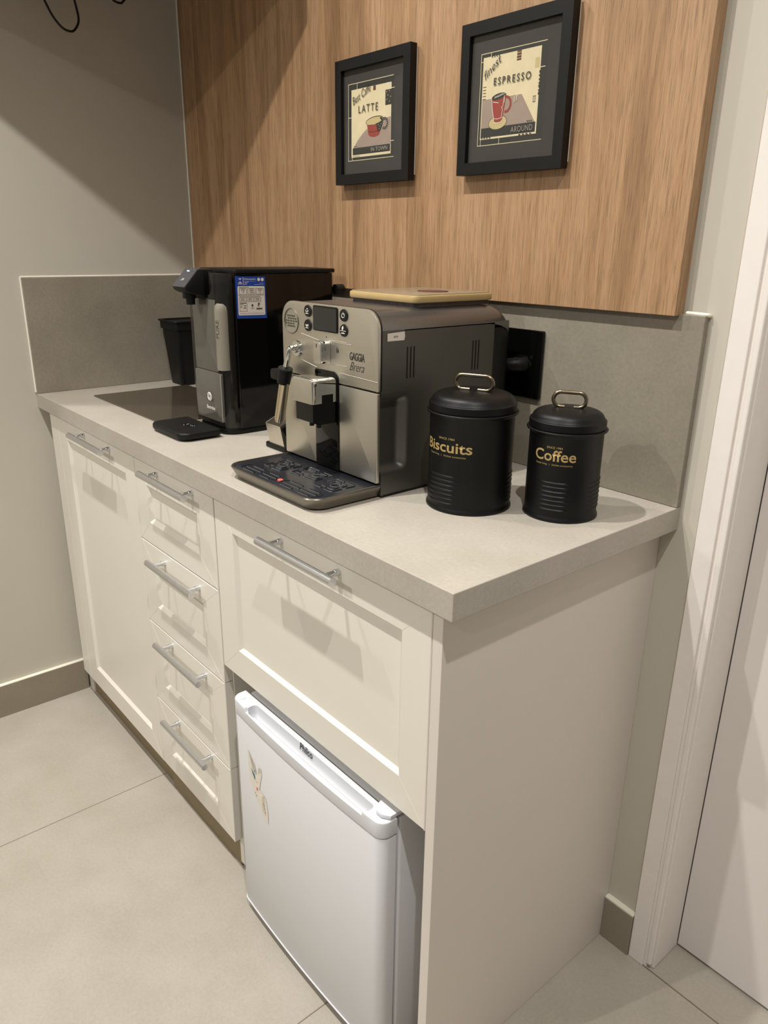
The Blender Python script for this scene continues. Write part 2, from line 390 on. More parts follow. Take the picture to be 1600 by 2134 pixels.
# left cabinet with one door
t = thing('base_cabinet', 'cream single door base cabinet in the left corner below the cooktop', 'cabinet', (.3, -.25, 0))
b = box(.0475, .584, YC+.0185, -.003, .086, H-TE-.0005); box(.0125, .0475, -.4665, -.447, .0, H-TE-.0005, bm=b)
link('body', b, MT['carc'], t)
link('filler_strip', box(.0475, .1035, YC, YC+.018, .086, .856, .001), MT['cab'], t)
d_ = link('door', mitres(shaker(.1045, .5865, .0865, .856, .166, .534, .145, .805), .1045, .5865, .0865, .856, .166, .534, .145, .805), MT['cab'], t)
bar(.272, .476, .842, d_)
link('plinth', box(.0475, .586, -.462, -.44, .0005, .0855), MT['plinth'], t)
# drawer unit
t = thing('drawer_cabinet', 'cream drawer cabinet with four shaker drawers between the door and the fridge', 'cabinet', (.76, -.25, 0))
link('body', box(.5875, .9185, YC+.0185, -.003, .086, H-TE-.0005), MT['carc'], t)
zs = (.0865, .271, .4735, .6725, .857)
hz = (.257, .4545, .649, .842)
for i in range(4):
    a, c = zs[i]+.001, zs[i+1]-.001
    rr = (.643, .866, zs[i]+.05, zs[i+1]-.052)
    d_ = link('drawer', mitres(shaker(.589, .9325, a, c, *rr, bev=.009, dep=.007), .589, .9325, a, c, *rr), MT['cab'], t)
    bar(.676, .877, hz[i], d_)
link('plinth', box(.5865, .9185, -.468, -.446, .0005, .0855), MT['plinth'], t)
# fridge housing
t = thing('fridge_cabinet', 'cream cabinet with a wide lift up flap and open bay for the small fridge', 'cabinet', (1.23, -.25, 0))
b = box(.9190, .9345, -.4702, -.003, .0145, H-TE-.0005, .0008)
link('side_panel', b, MT['cab'], t)
pn = link('end_panel', box(1.5000, XE, YC, -.0004, .0005, H-TE-.0005, .0008), MT['endp'], t)
b = box(.9348, 1.5, -.47, -.003, .5, .517); box(.9348, 1.5, -.02, -.003, .1, .5, bm=b)
link('body', b, MT['carc'], t)
rr = (.998, 1.443, .575, .806)
fl = link('flap_door', mitres(shaker(.9362, 1.4985, .5175, .857, *rr, dep=.0065, bev=.006), .9362, 1.4985, .5175, .857, *rr), MT['cab'], t)
bar(1.131, 1.329, .841, fl)
link('foot', lathe([(.005, .0004), (.007, .004), (.007, .0143)], .9265, YC+.032, 16), MT['fcap'], t, smooth=40)

# ================================================================== FRIDGE
fx0, fx1, fy, fz0, fz1 = 1.0069, 1.4371, -.5209, .024, .4953
t = thing('mini_fridge', 'small white fridge standing in the open bay under the wide flap', 'fridge', (1.222, -.28, 0))
b = prism(rrect(fx0+.004, fx1-.002, -.4785, -.075, .006), .018, fz1-.006, bev=.003)
link('body', b, MT['fridge'], t, smooth=35)
link('gasket', box(fx0+.01, fx1-.008, -.4845, -.4785, .034, fz1-.012), MT['gask'], t)
def bowed(x0, x1, yf, yb, r, bow=.006, n=14):
    P = [(x1, yb), (x0, yb)]
    for i in range(7): a = PI+i*PI/12; P.append((x0+r+r*math.cos(a), yf+bow+r+r*math.sin(a)))
    for i in range(1, n):
        s = i/n; P.append((x0+r+(x1-x0-2*r)*s, yf+bow-bow*(1-(2*s-1)**2)))
    for i in range(7): a = 1.5*PI+i*PI/12; P.append((x1-r+r*math.cos(a), yf+bow+r+r*math.sin(a)))
    return P
dd = link('door', prism(bowed(fx0+.0012, fx1-.0012, fy+.0008, -.4845, .017), fz0+.003, .4645, bev=.002), MT['fridge'], t, smooth=35)
link('bottom_trim', prism(bowed(fx0, fx1, fy-.0008, -.4845, .018), fz0, fz0+.0032, bev=.001), MT['fcap'], dd, smooth=35)
cp = link('top_cap', prism(bowed(fx0, fx1, fy, -.4840, .018), .4658, fz1, bev=.0025, seg=3), MT['fcap'], dd, smooth=35)
# grip trough sunk into the cap, its front lip lower than the rest
tr = [(-.5135, .472), (-.5080, .4705), (-.5020, .4735), (-.4935, .4985), (-.5135, .4985)]
pl = rrect(1.060, 1.400, -.5140, -.4945, .0085)
secs = []
for zz, ins, sh in ((.4700, .005, -.003), (.4730, .0025, -.002), (.4800, .0008, -.001), (.5000, 0, 0)):
    q = rrect(1.060+ins, 1.400-ins, -.5145+ins*.3, -.4945-ins*1.2, .0075); secs.append([(p[0], p[1], zz) for p in q])
cut(cp, loft(secs))
cut(cp, prism([(1.055, .5), (1.060, .4875), (1.393, .4875), (1.397, .5)], -.535, -.512, axis='y'))
shade(cp, 40)
b = fit_text('Philco', .036, .0135, bold=.012); place(b, (1.203, -.4966, .4835), (1, 0, 0), (0, .09, 1))
link('lettering', b, MT['ink'], cp)
hg = prism([(1.400, -.484), (1.404, -.497), (1.413, -.504), (1.424, -.504), (1.436, -.496), (1.436, -.462), (1.400, -.462)], fz1+.001, fz1+.008, bev=.0012)
link('hinge_cover', hg, MT['fcap'], t, smooth=40)
link('cap_plug', disc((1.026, -.503, fz1-.0002), (0, 0, 1), .006, .0012, 20), MT['fcap'], cp, smooth=40)
for xx in (1.045, 1.40): link('foot', lathe([(.012, .0005), (.012, .006), (.007, .008), (.007, .019)], xx, -.45, 18), MT['blk'], t, smooth=40)
# peeling decal on the door
yd = fy+.0002
def flat(pts, y, bm=None, mi=0): return quad([(p[0], y, p[1]) for p in pts], bm, mi)
b = bmesh.new()
def dy(x):
    s = (x-fx0-.017)/(fx1-fx0-.034); return fy+.0068-.006*(1-(2*s-1)**2)-.0003
def dflat(pts, bm, mi, off=0): return quad([(p[0], dy(p[0])-off, p[1]) for p in pts], bm, mi)
dflat([(1.061, .412), (1.067, .408), (1.074, .388), (1.082, .375), (1.090, .372), (1.096, .380), (1.102, .396), (1.110, .393), (1.111, .383), (1.104, .362), (1.100, .346), (1.108, .345), (1.122, .340), (1.127, .320), (1.128, .288), (1.114, .294), (1.100, .306), (1.085, .318), (1.072, .335), (1.064, .352), (1.061, .380)], b, 0)
for k in range(4): dflat([(1.064+.006*k, .409-.005*k), (1.0665+.006*k, .410-.005*k), (1.079+.0045*k, .379-.002*k), (1.0765+.0045*k, .377-.002*k)], b, 1, .0002)
for k in range(3): dflat([(1.097+.005*k, .379+.004*k), (1.0995+.005*k, .380+.004*k), (1.1015+.004*k, .392+.002*k), (1.0990+.004*k, .393+.002*k)], b, 1, .0002)
dflat([(1.108, .336), (1.118, .343), (1.116, .32), (1.12, .30), (1.108, .306)], b, 1, .0002)
dflat([(1.073, .377), (1.078, .372), (1.083, .371), (1.086, .366), (1.085, .357), (1.079, .364), (1.075, .369)], b, 2, .0004)
dflat([(1.084, .379), (1.087, .379), (1.087, .376), (1.084, .376)], b, 2, .0004)
dflat([(1.089, .344), (1.093, .346), (1.094, .340), (1.090, .337)], b, 3, .0004); dflat([(1.0905, .358), (1.0925, .358), (1.0925, .356), (1.0905, .356)], b, 3, .0004)
for x_, z_ in ((1.083, .331), (1.087, .327), (1.112, .325), (1.115, .322), (1.116, .316), (1.118, .309)): dflat([(x_, z_), (x_+.0025, z_-.001), (x_+.002, z_-.004), (x_-.0005, z_-.003)], b, 4, .0004)
for v in b.verts: v.co.y -= .0004
o = link('decal', b, [MT['decal'], MT['decald'], MT['teal'], MT['coral'], MT['greyink']], dd); o['label'] = 'peeling beige decal with teal and red spots'

# ================================================================== COFFEE MACHINE
mx0, mx1, my, mz0, mz1 = .964, 1.223, -.351, .905, 1.190
t = thing('coffee_machine', 'steel bean to cup coffee machine with drip tray at the middle of the worktop', 'coffee machine', (1.094, -.22, H))
link('chassis', box(mx0+.004, mx1-.016, -.345, -.062, .9025, 1.155, .002), MT['blk'], t)
rear = prism(rrect(mx0+.002, mx1-.003, -.1, -.052, .01), .903, 1.152, bev=.002)
link('rear_housing', rear, MT['blk'], t, smooth=40)
# top cover, rounded along both long edges and at the back
secs = []
def capsec(y, ins, dz):
    P = [(mx1-ins, 1.1615)]
    r = .030
    for i in range(9): a = i*PI/16; P.append((mx1-ins-r+r*math.cos(a), mz1-dz-.0015-r+r*math.sin(a)))
    for i in range(9): a = PI/2+i*PI/16; P.append((mx0+ins+r+r*math.cos(a), mz1-dz-.0015-r+r*math.sin(a)))
    P.append((mx0+ins, 1.1615)); return [(p[0], y, p[1]) for p in P]
for y, i_, dz in ((-.3445, .0006, .0), (-.30, 0, 0), (-.115, 0, 0), (-.095, 0, .0015), (-.080, .0008, .0045), (-.068, .0016, .0095), (-.061, .0025, .0145), (-.0575, .0035, .0175)): secs.append(capsec(y, i_, dz))
link('top_cover', loft(secs), MT['cover'], t, smooth=30)
# right side panel with a shallow grip recess near the front
b = bmesh.new(); NY, NZ = 56, 72; g = []
def sst(a, c, x): x = max(0, min(1, (x-a)/(c-a))); return x*x*(3-2*x)
for i in range(NY+1):
    row = []
    for j in range(NZ+1):
        y = -.3435+(.3435-.098)*i/NY; z = .9035+(1.160-.9035)*j/NZ
        dep = .013*(1-sst(-.304, -.289, y-.012*0))*sst(.938, .952, z)*(1-sst(1.050, 1.064, z))
        row.append(b.verts.new((mx1-dep, y, z)))
    g.append(row)
for i in range(NY):
    for j in range(NZ): b.faces.new((g[i][j], g[i+1][j], g[i+1][j+1], g[i][j+1]))
edge = [e for e in b.edges if e.is_boundary]; ex = bmesh.ops.extrude_edge_only(b, edges=edge)
for v in [q for q in ex['geom'] if isinstance(q, bmesh.types.BMVert)]: v.co.x = mx1-.0155
sp_ = link('side_panel', b, MT['side'], t, smooth=40)
for y0 in (-.2935, -.2865, -.2795, -.1485, -.1415, -.1345):
    link('vent_slot', prism(rrect(y0-.0012, y0+.0012, 1.0855, 1.134, .0011, 3), mx1-.0002, mx1+.0003, axis='x'), MT['blkm'], sp_)
b = quad([(mx1+.0006, y, z) for y, z in ((-.3345, 1.1445), (-.301, 1.1445), (-.2995, 1.1500), (-.3005, 1.1575), (-.3345, 1.1560))])
lb = link('label', b, MT['labw'], sp_); lb['label'] = 'small white paper sticker'
link('lettering', place(fit_text('13719', .0085, .003, bold=.02), (mx1+.0009, -.3225, 1.1490), (0, 1, 0), (0, 0, 1)), MT['ink'], lb)
link('side_panel', prism([(y, z) for y, z in ((-.3435, .9035), (-.098, .9035), (-.098, 1.16), (-.3435, 1.16))], mx0, mx0+.003, axis='x'), MT['side'], t)
# front fascia
pf = rrect(mx0-.001, mx1, 1.0695, mz1, .004, 8, rs=(.030, .030, .003, .003))
fa = link('fascia', prism(pf, my, -.3455, axis='y', bev=.0012), MT['fascia'], t, smooth=35)
link('fascia_rim', prism(rrect(mx0-.0005, mx1+.0004, 1.0690, mz1+.0004, .004, 8, rs=(.0305, .0305, .003, .003)), -.3462, -.3440, axis='y'), MT['blk'], t, smooth=35)
link('front_panel', prism(rrect(mx0, 1.0585, .9245, 1.0672, .0015), my, -.3455, axis='y', bev=.0008), MT['fascia'], t, smooth=35)
link('front_panel', prism(rrect(1.1250, mx1-.0015, .9245, 1.0672, .0015), my-.0004, -.3455, axis='y', bev=.0008), MT['fascia'], t, smooth=35)
link('centre_panel', prism(rrect(1.0595, 1.1242, .9225, 1.0865, .003, 8, rs=(.014, .004, .001, .001)), my-.0014, -.3450, axis='y', bev=.0006), MT['blkg'], t, smooth=35)
# screen and buttons
link('screen_bezel', prism(rrect(1.0570, 1.1230, 1.1475, 1.1875, .003), my-.0016, my, axis='y', bev=.0007), MT['blkg'], fa, smooth=35)
link('screen', prism(rrect(1.0595, 1.1205, 1.1500, 1.1850, .0015), my-.0019, my-.0015, axis='y'), mat('lcd_off', (34, 35, 34), .15), fa)
for bx, bz, kind in ((1.0420, 1.1770, 0), (1.0415, 1.1540, 1), (1.1390, 1.1770, 2), (1.1390, 1.1540, 3)):
    bt = link('button', disc((bx, my+.0002, bz), (0, -1, 0), .0098, .0024, 32, r2=.0090), MT['blk'], fa, smooth=40)
    b = bmesh.new(); yy = my-.0024
    if kind < 2:
        tube([(bx-.0038, yy, bz+.0015), (bx-.0025, yy, bz-.002), (bx+.0005, yy, bz-.002), (bx+.002, yy, bz+.0015)], .0005, 5, bm=b)
        tube([(bx-.0045, yy, bz-.0042), (bx+.0035, yy, bz-.0042)], .0005, 5, bm=b); tube([(bx+.0018, yy, bz+.001), (bx+.0035, yy, bz+.0008), (bx+.003, yy, bz-.001), (bx+.001, yy, bz-.001)], .0004, 5, bm=b)
        if kind == 0: tube([(bx-.0015, yy, bz+.0025), (bx-.0005, yy, bz+.0038), (bx+.002, yy, bz+.003)], .0005, 5, bm=b)
        else: tube([(bx-.0035, yy, bz), (bx+.0015, yy, bz)], .0006, 5, bm=b)
    elif kind == 2:
        tube([(bx+.0036*math.cos(a), yy, bz+.0036*math.sin(a)) for a in [math.radians(120+300*k/16) for k in range(17)]], .0004, 5, bm=b)
        tube([(bx, yy, bz+.0008), (bx, yy, bz+.005)], .0004, 5, bm=b)
    else:
        bb = disc((0, 0, 0), (0, -1, 0), .0027, .0004, 16); [setattr(v, 'co', Vector((bx-.0008+v.co.x*.7+v.co.z*.2, yy+v.co.y, bz+.0038+v.co.z*1.15))) for v in bb.verts]; join(b, bb)
        tube([(bx-.007, yy, bz-.0005), (bx+.007, yy, bz-.0005)], .00035, 5, bm=b); tube([(bx-.004, yy, bz-.0042), (bx, yy, bz-.0038), (bx+.004, yy, bz-.0042)], .0008, 5, bm=b)
    link('icon', b, MT['whiteink'], bt)
bdg = tube([(.9915+.0205*math.cos(2*PI*k/48), my-.0003, 1.157+.0205*math.sin(2*PI*k/48)) for k in range(48)], .0007, 6, closed=True)
bd = link('badge', bdg, MT['side'], fa, smooth=60)
b = bmesh.new()
for i, (w_, z_) in enumerate(((.024, 1.1655), (.034, 1.1612), (.038, 1.1570), (.034, 1.1528), (.024, 1.1486))):
    for k in range(5):
        if i == 1 and k == 0 or i == 3 and k == 4: continue
        x0 = .9915-w_/2+w_*k/5; box(x0, x0+w_/5*.62, my-.0004, my+.0002, z_-.0012, z_+.0012, bm=b)
link('badge_relief', b, MT['side'], bd)
b = place(fit_text('GAGGIA', .037, .0125, bold=.012, space=.95), (1.1530, my-.0004, 1.1105), (1, 0, 0), (0, 0, 1))
link('lettering', b, MT['ink'], fa)
b = place(fit_text('Brera', .0365, .0135, shear=.5, bold=-.012), (1.1530, my-.0004, 1.0945), (1, 0, 0), (0, 0, 1))
link('lettering', b, MT['ink'], fa)
link('indicator_dot', disc((1.0915, my+.0002, 1.1395), (0, -1, 0), .0012, .0004, 12), MT['ink'], fa)
b = prism([(1.118, 1.1180), (1.1245, 1.1180), (1.1245, 1.1190), (1.1238, 1.1190), (1.1245, 1.1240), (1.1235, 1.1240), (1.1228, 1.1222), (1.1195, 1.1222), (1.1215, 1.1262), (1.1205, 1.1265), (1.1183, 1.1222), (1.1195, 1.1190), (1.118, 1.1190)], my-.0004, my, axis='y')
link('steam_mark', b, MT['ink'], fa)
# pressed ribs of the fascia
b = bmesh.new()
for z0, z1_, xa, xb in ((1.1355, 1.1355, 1.106, 1.146), (1.1335, 1.1335, 1.106, 1.158), (1.0985, 1.0985, 1.106, 1.146), (1.0865, 1.084, 1.126, 1.221), (1.139, 1.132, 1.02, 1.072), (1.0985, 1.088, 1.0, 1.064)):
    link('pressed_line', tube([(xa, my+.0002, z0), (xb, my+.0002, z1_)], .0009, 8), MT['fascia'], fa, smooth=60)
# knob
kb = prism(rrect(1.0785, 1.1025, 1.0985, 1.1345, .006), -.3695, my+.0002, axis='y', bev=.0016)
kn = link('knob', kb, MT['chrome'], t, smooth=35)
link('knob_face', prism(rrect(1.0805, 1.1005, 1.1005, 1.1325, .005), -.3702, -.3690, axis='y', bev=.0003), MT['fascia'], kn, smooth=35)
link('knob_mark', box(1.0895, 1.0915, -.3705, -.370, 1.1245, 1.1305), MT['ink'], kn)
# steam wand
b = disc((1.0085, my+.0003, 1.113), (0, -1, 0), .0145, .004, 40, r2=.0125); disc((1.0085, my-.0035, 1.113), (0, -1, 0), .0075, .006, 32, r2=.006, bm=b)
wd = link('steam_wand', b, MT['chrome'], t, smooth=40)
link('wand_pipe', tube([(1.0085, my-.006, 1.113), (1.0095, -.364, 1.1145), (1.0115, -.3695, 1.1120), (1.0095, -.3715, 1.103), (1.004, -.372, 1.088), (.9985, -.372, 1.072)], .0048, 16, sub=5), MT['chrome'], wd, smooth=60)
gp = tube([(1.0015, -.372, 1.0805), (.9935, -.372, 1.0545)], [.0125, .0115], 24)
prism(rrect(.9640, .9950, 1.0585, 1.0765, .005), -.3800, -.3650, axis='y', bev=.002, bm=gp)
link('wand_grip', gp, MT['blkm'], wd, smooth=40)
wt = tube([(.9965, -.372, 1.056), (.9770, -.372, .9875)], .0092, 24); disc((.9770, -.372, .9875), (-.27, 0, -.96), .0075, .004, 20, bm=wt)
link('wand_tube', wt, mat('tinted_steel', (214, 202, 174), .14, 1, noise=.03), wd, smooth=40)
# spout head
so = link('spout', prism(rrect(1.0640, 1.1215, 1.0395, 1.0800, .002, 6, rs=(.007, .007, .0015, .0015)), -.4010, my-.0010, axis='y', bev=.0022, seg=3), MT['chrome'], t, smooth=35)
cut(so, box(1.1150, 1.1300, -.383, -.361, 1.030, 1.0535))
link('spout_face', prism(rrect(1.0648, 1.1207, 1.0400, 1.0765, .002), -.4018, -.4005, axis='y', bev=.0003), MT['fascia'], so, smooth=35)
b = prism([(-.3985, 1.0410), (-.353, 1.0410), (-.353, 1.0050), (-.388, 1.0050), (-.3985, 1.0100)], 1.0700, 1.1195, axis='x', bev=.0012); box(1.1085, 1.1200, -.3835, -.3615, 1.0385, 1.0530, bm=b)
nz_ = link('nozzle_block', b, MT['blkg'], so)
for xx in (1.085, 1.105): link('nozzle', disc((xx, -.378, 1.0055), (0, 0, -1), .004, .008, 16), MT['blk'], nz_)
# drip tray
def traysec(ins, z, r=.028): return [(p[0], p[1], z) for p in rrect(mx0+.002+ins, mx1+.002-ins, -.4780+ins, -.345, .0, 10, rs=(0.001, .001, r, r))]
tb = loft([traysec(.010, .9015), traysec(.0075, .9035), traysec(.0015, .9175), traysec(0, .9205), traysec(.0008, .9222), traysec(.0035, .9222), traysec(.0045, .9185)])
ty = link('drip_tray', tb, MT['pewter'], t, smooth=50)
link('tray_skid', loft([traysec(.014, .9004), traysec(.012, .9018)]), MT['blk'], ty)
link('tray_base', prism(rrect(mx0+.003, mx1, -.343, -.1, .003), .9005, .9040), MT['blk'], t)
gr = link('grill', loft([traysec(.0045, .9180), traysec(.0050, .9205), traysec(.0065, .9210)]), mat('tray_grill', (58, 60, 66), .2, .5), ty, smooth=50)
b = bmesh.new(); b2 = bmesh.new(); zt = .9211
def rloop(cx, cy, hw, r, skip=0): return [(p[0], p[1], zt) for p in rrect(cx-hw, cx+hw, cy-hw, cy+hw, r, 4)]
holes = [(1.0310, -.4015), (1.0920, -.3925), (1.1180, -.3925), (1.1780, -.4005)]
for hx, hy in holes:
    disc((hx, hy, zt-.0002), (0, 0, 1), .0070, .0004, 24, bm=b)
    tube([(hx+.0076*math.cos(2*PI*k/28), hy+.0076*math.sin(2*PI*k/28), zt) for k in range(28)], .0006, 6, closed=True, bm=b2)
def dashes(cx, cy, hw, r):
    pts = rloop(cx, cy, hw, r); n = len(pts)
    for s in range(4):
        seg = [pts[(s*5+3+k) % n] for k in range(5)]       # corner runs, gaps mid side
        a = Vector(pts[(s*5+2) % n]); 
        c0 = seg[:]
        q = [pts[(s*5+k) % n] for k in range(5)]; nx = Vector(pts[(s*5+5) % n]); pv = Vector(pts[(s*5-1) % n])
        st = Vector(q[0]).lerp(pv, .38); en = Vector(q[4]).lerp(nx, .38)
        yield [st]+q+[en]
for cx, cy in (holes[0], holes[3]):
    for hw in (.0150, .0235):
        for pl in dashes(cx, cy, hw, .004):
            if min(Vector(p).y for p in pl) > -.47: tube(pl, .0013, 5, bm=b); tube([Vector(p)+Vector((0, -.0017, .0002)) for p in pl], .0005, 5, bm=b2)
for hw in (.0135, .0205):
    for sx, (cx, cy) in ((-1, holes[1]), (1, holes[2])):
        for dy_ in (-1, 1):
            pl = [(cx+sx*k, cy+dy_*hw, zt) for k in (-.006, .006)]+[(cx+sx*(hw-.003), cy+dy_*hw, zt), (cx+sx*hw, cy+dy_*(hw-.003), zt), (cx+sx*hw, cy+dy_*.004, zt)]
            tube(pl, .0013, 5, bm=b); tube([Vector(p)+Vector((0, -.0017, .0002)) for p in pl], .0005, 5, bm=b2)
for x0, x1 in ((1.000, 1.046), (1.052, 1.092), (1.114, 1.158), (1.164, 1.204)):
    for yy in (-.464, -.4535, -.443):
        e = .006*(1 if yy in (-.464, -.443) else 0)
        tube([(x0+e, yy, zt), (x1-e, yy, zt)], .0014, 5, bm=b); tube([(x0+e, yy-.0018, zt+.0002), (x1-e, yy-.0018, zt+.0002)], .0005, 5, bm=b2)
for xx, s in ((.9935, 1), (1.0975, -1), (1.1085, 1), (1.2095, -1)): tube([(xx+s*.006, -.464, zt), (xx+s*.001, -.459, zt), (xx+s*.001, -.448, zt), (xx+s*.006, -.443, zt)], .0010, 5, bm=b)
link('grill_slots', b, MT['blk'], gr); link('grill_edges', b2, mat('grill_edge_grey', (120, 122, 126), .3, .5), gr, smooth=60)
link('float_indicator', lathe([(.0046, .9205), (.0046, .9225), (.0036, .9232)], 1.1030, -.4540, 20), MT['redfloat'], ty, smooth=40)
# bean hopper lid on top
hx = rrect(1.030, 1.203, -.262, -.080, .012)
hp = link('bean_hopper', prism(rrect(1.034, 1.199, -.258, -.084, .012), 1.1885, 1.1955), MT['beans'], t, smooth=40)
ld = link('hopper_lid', prism(hx, 1.1950, 1.2065, bev=.003), MT['amber'], hp, smooth=40)
link('lid_top', prism(rrect(1.033, 1.200, -.259, -.083, .011), 1.2060, 1.2078, bev=.0008), MT['lidtop'], ld, smooth=40)
link('lid_dial', disc((1.140, -.165, 1.2077), (0, 0, 1), .026, .0012, 32), MT['maroon'], ld, smooth=40)

# power cord to the socket
pc_ = link('power_cord', tube([(1.1940, -.0488, 1.0780), (1.1840, -.0470, 1.0690), (1.1790, -.0440, 1.0500), (1.1785, -.0400, 1.0200), (1.1800, -.036, .9700), (1.1700, -.034, .9200), (1.14, -.034, .905), (1.10, -.034, .9045)], .0036, 12, sub=6), MT['blkm'], t, smooth=60)
b = tube([(1.2290, -.0210, 1.0850), (1.2250, -.034, 1.0855), (1.2150, -.044, 1.0850), (1.2020, -.0480, 1.0820), (1.1920, -.0490, 1.0770)], [.0125, .0125, .0110, .0085, .0062], 20)
link('plug', b, MT['blkm'], pc_, smooth=50)
b = bmesh.new()
for k in range(1): q = Vector((1.2010-.0035*k, -.0482, 1.0815-.0016*k)); disc(q, (-.9, -.1, -.4), .0088, .012, 18, bm=b, r2=.0062)
link('strain_relief', b, MT['blkm'], pc_, smooth=40)

# ================================================================== STEEL HOLDER behind the machine
t = thing('steel_stand', 'small leaning stainless steel holder on a black foot left of the coffee machine', 'holder', (.868, -.29, H))
b = prism(rrect(.833, .905, -.316, -.262, .004), H+.0003, .9105, bev=.002)
link('foot', b, MT['blkm'], t, smooth=40)
def hb(x, y, z): k = (z-.911)/.04; return (x-.0105*k, y-.002*k, z)
ox0, ox1, oy0, oy1 = .845, .897, -.313, -.268
def tilt(q, z): return [hb(p[0], p[1], z) for p in q]
O_ = [(ox0, oy0), (ox1, oy0), (ox1, oy1), (ox0, oy1)]; w = .0022
I_ = [(ox0+w, oy0+w), (ox1-w, oy0+w), (ox1-w, oy1-w), (ox0+w, oy1-w)]
hl = [.949, .949, .966, .966]
topO = [hb(p[0], p[1], z) for p, z in zip(O_, hl)]; topI = [hb(p[0], p[1], z) for p, z in zip(I_, hl)]
link('sleeve', loft([tilt(O_, .9107), topO, topI, tilt(I_, .914)]), mat('bright_steel', (214, 208, 196), .28, 1, noise=.03), t)
link('side_plate', quad([hb(ox1+.0006, y, z) for y, z in ((oy0+.002, .945), (oy0+.010, .928), (oy1-.004, .930), (oy1-.004, .957))]), MT['blk'], t)
s_ = disc(hb(ox1+.0008, -.288, .937), (1, 0, 0), .0055, .003, 20); link('screw', s_, MT['brass'], t, smooth=40)

# ================================================================== WATER PURIFIER
px0, px1 = .574, .720
t = thing('water_purifier', 'black countertop water purifier with a blue rating label between cooktop and coffee machine', 'water purifier', (.637, -.2, H))
link('housing', prism(rrect(px0, px1, -.304, -.062, .012, 6, rs=(.006, .006, .004, .004)), .912, 1.222, bev=.002), MT['blkg'], t, smooth=35)
link('inner_column', prism(rrect(px0+.006, px1-.007, -.331, -.304, .02, 8, rs=(.001, .001, .022, .024)), .914, 1.222), mat('dark_smoke_core', (52, 50, 48), .3), t, smooth=35)
link('housing_lid', prism(rrect(px0-.001, px1+.001, -.303, -.056, .006), 1.2225, 1.2305, bev=.0015), MT['blkm'], t, smooth=35)
link('base', prism(rrect(px0+.004, px1-.003, -.336, -.07, .03, 8, rs=(.01, .01, .036, .036)), H+.0003, .9125, bev=.003), MT['blkm'], t, smooth=35)
# grey front panels seen through a smoked cover
link('front_panel', prism(rrect(px0+.020, px1-.016, .926, 1.0270, .003), -.3375, -.3312, axis='y', bev=.0008), MT['panelg'], t, smooth=35)
link('front_panel', prism(rrect(px0+.020, px1-.030, 1.0285, 1.172, .003), -.3340, -.3312, axis='y', bev=.0008), MT['panelg'], t, smooth=35)
ft = tube([(.6965, -.322, 1.034), (.6965, -.322, 1.150), (.6965, -.3215, 1.160), (.6965, -.321, 1.165)], [.0150, .0150, .0138, .0100], 32)
fl_ = link('filter_cartridge', ft, MT['filter'], t, smooth=50)
b = fit_text('PURE', .036, .0085, bold=.02)
R_ = .0154
for v in b.verts:
    a = math.radians(-72)-(v.co.y-.004)/R_; v.co = Vector((.6965+R_*math.cos(a), -.322+R_*math.sin(a), 1.098+v.co.x))
link('lettering', b, MT['greyink'], fl_)
b = bmesh.new()
pc = rrect(px0, px1, -.3420, -.304, .03, 10, rs=(0, 0, .032, .034)); pc = pc[1:]+pc[:1]
n_ = len(pc); va = [[b.verts.new((p[0], p[1], z)) for p in pc] for z in (.914, 1.226)]
for i in range(n_-1): b.faces.new((va[0][i], va[0][i+1], va[1][i+1], va[1][i]))
cv = link('smoked_cover', b, MT['smoke'], t, smooth=60)
b = place(fit_text('Electrolux', .036, .0075, bold=.015), (.647, -.3425, .9500), (1, 0, 0), (0, 0, 1)); link('lettering', b, MT['whiteink'], cv)
b = bmesh.new(); lx, lz, yy = .6530, .9680, -.3426
cpts = [(lx+.0085+.0062*math.cos(2*PI*k/24), lz+.0085+.0062*math.sin(2*PI*k/24)) for k in range(24)]
for (a, c, d2, e) in ((lx, lx+.017, lz, lz+.0025), (lx, lx+.017, lz+.0145, lz+.017), (lx, lx+.0025, lz, lz+.017), (lx+.0145, lx+.017, lz, lz+.017)): quad([(a, yy, d2), (c, yy, d2), (c, yy, e), (a, yy, e)], b)
tube([(p[0], yy, p[1]) for p in cpts], .0007, 5, closed=True, bm=b)
quad([(lx+.004, yy, lz+.011), (lx+.0085, yy, lz+.0085), (lx+.0085, yy, lz+.013)], b); quad([(lx+.013, yy, lz+.006), (lx+.0085, yy, lz+.0085), (lx+.0085, yy, lz+.004)], b)
link('logo', b, MT['whiteink'], cv)
# dispensing head
ph = [(-.320, 1.2290), (-.349, 1.2300), (-.354, 1.2285), (-.3835, 1.1965), (-.3820, 1.1905), (-.374, 1.1860), (-.322, 1.1720)]
hdp = link('dispensing_head', prism(ph, .612, .6665, axis='x', bev=.002), MT['blkm'], t, smooth=35)
link('control_face', prism([(-.3545, 1.2290), (-.3843, 1.1968), (-.3830, 1.1958), (-.3535, 1.2280)], .6125, .6660, axis='x'), MT['greyp'], hdp)
link('control_top', prism([(-.3545, 1.2290), (-.349, 1.2308), (-.322, 1.2298), (-.322, 1.2286), (-.349, 1.2294), (-.3535, 1.2280)], .6125, .6660, axis='x'), MT['greyp'], hdp)
link('status_light', box(.6300, .6380, -.3582, -.3566, 1.2253, 1.2268), MT['led'], hdp)
for k in range(3): link('touch_mark', box(.6220+.0140*k, .6270+.0140*k, -.3540, -.3528, 1.2287, 1.2297), MT['greyink'], hdp)
link('hot_cold_mark', place(fit_text('24', .012, .006, shear=.3), (.6300, -.3742, 1.2082), (1, 0, 0), (0, .68, .73)), MT['labw'], hdp)
b = disc((.630, -.357, 1.1845), (0, 0, -1), .0135, .0115, 24); disc((.632, -.356, 1.1735), (0, 0, -1), .0095, .0125, 24, r2=.0088, bm=b)
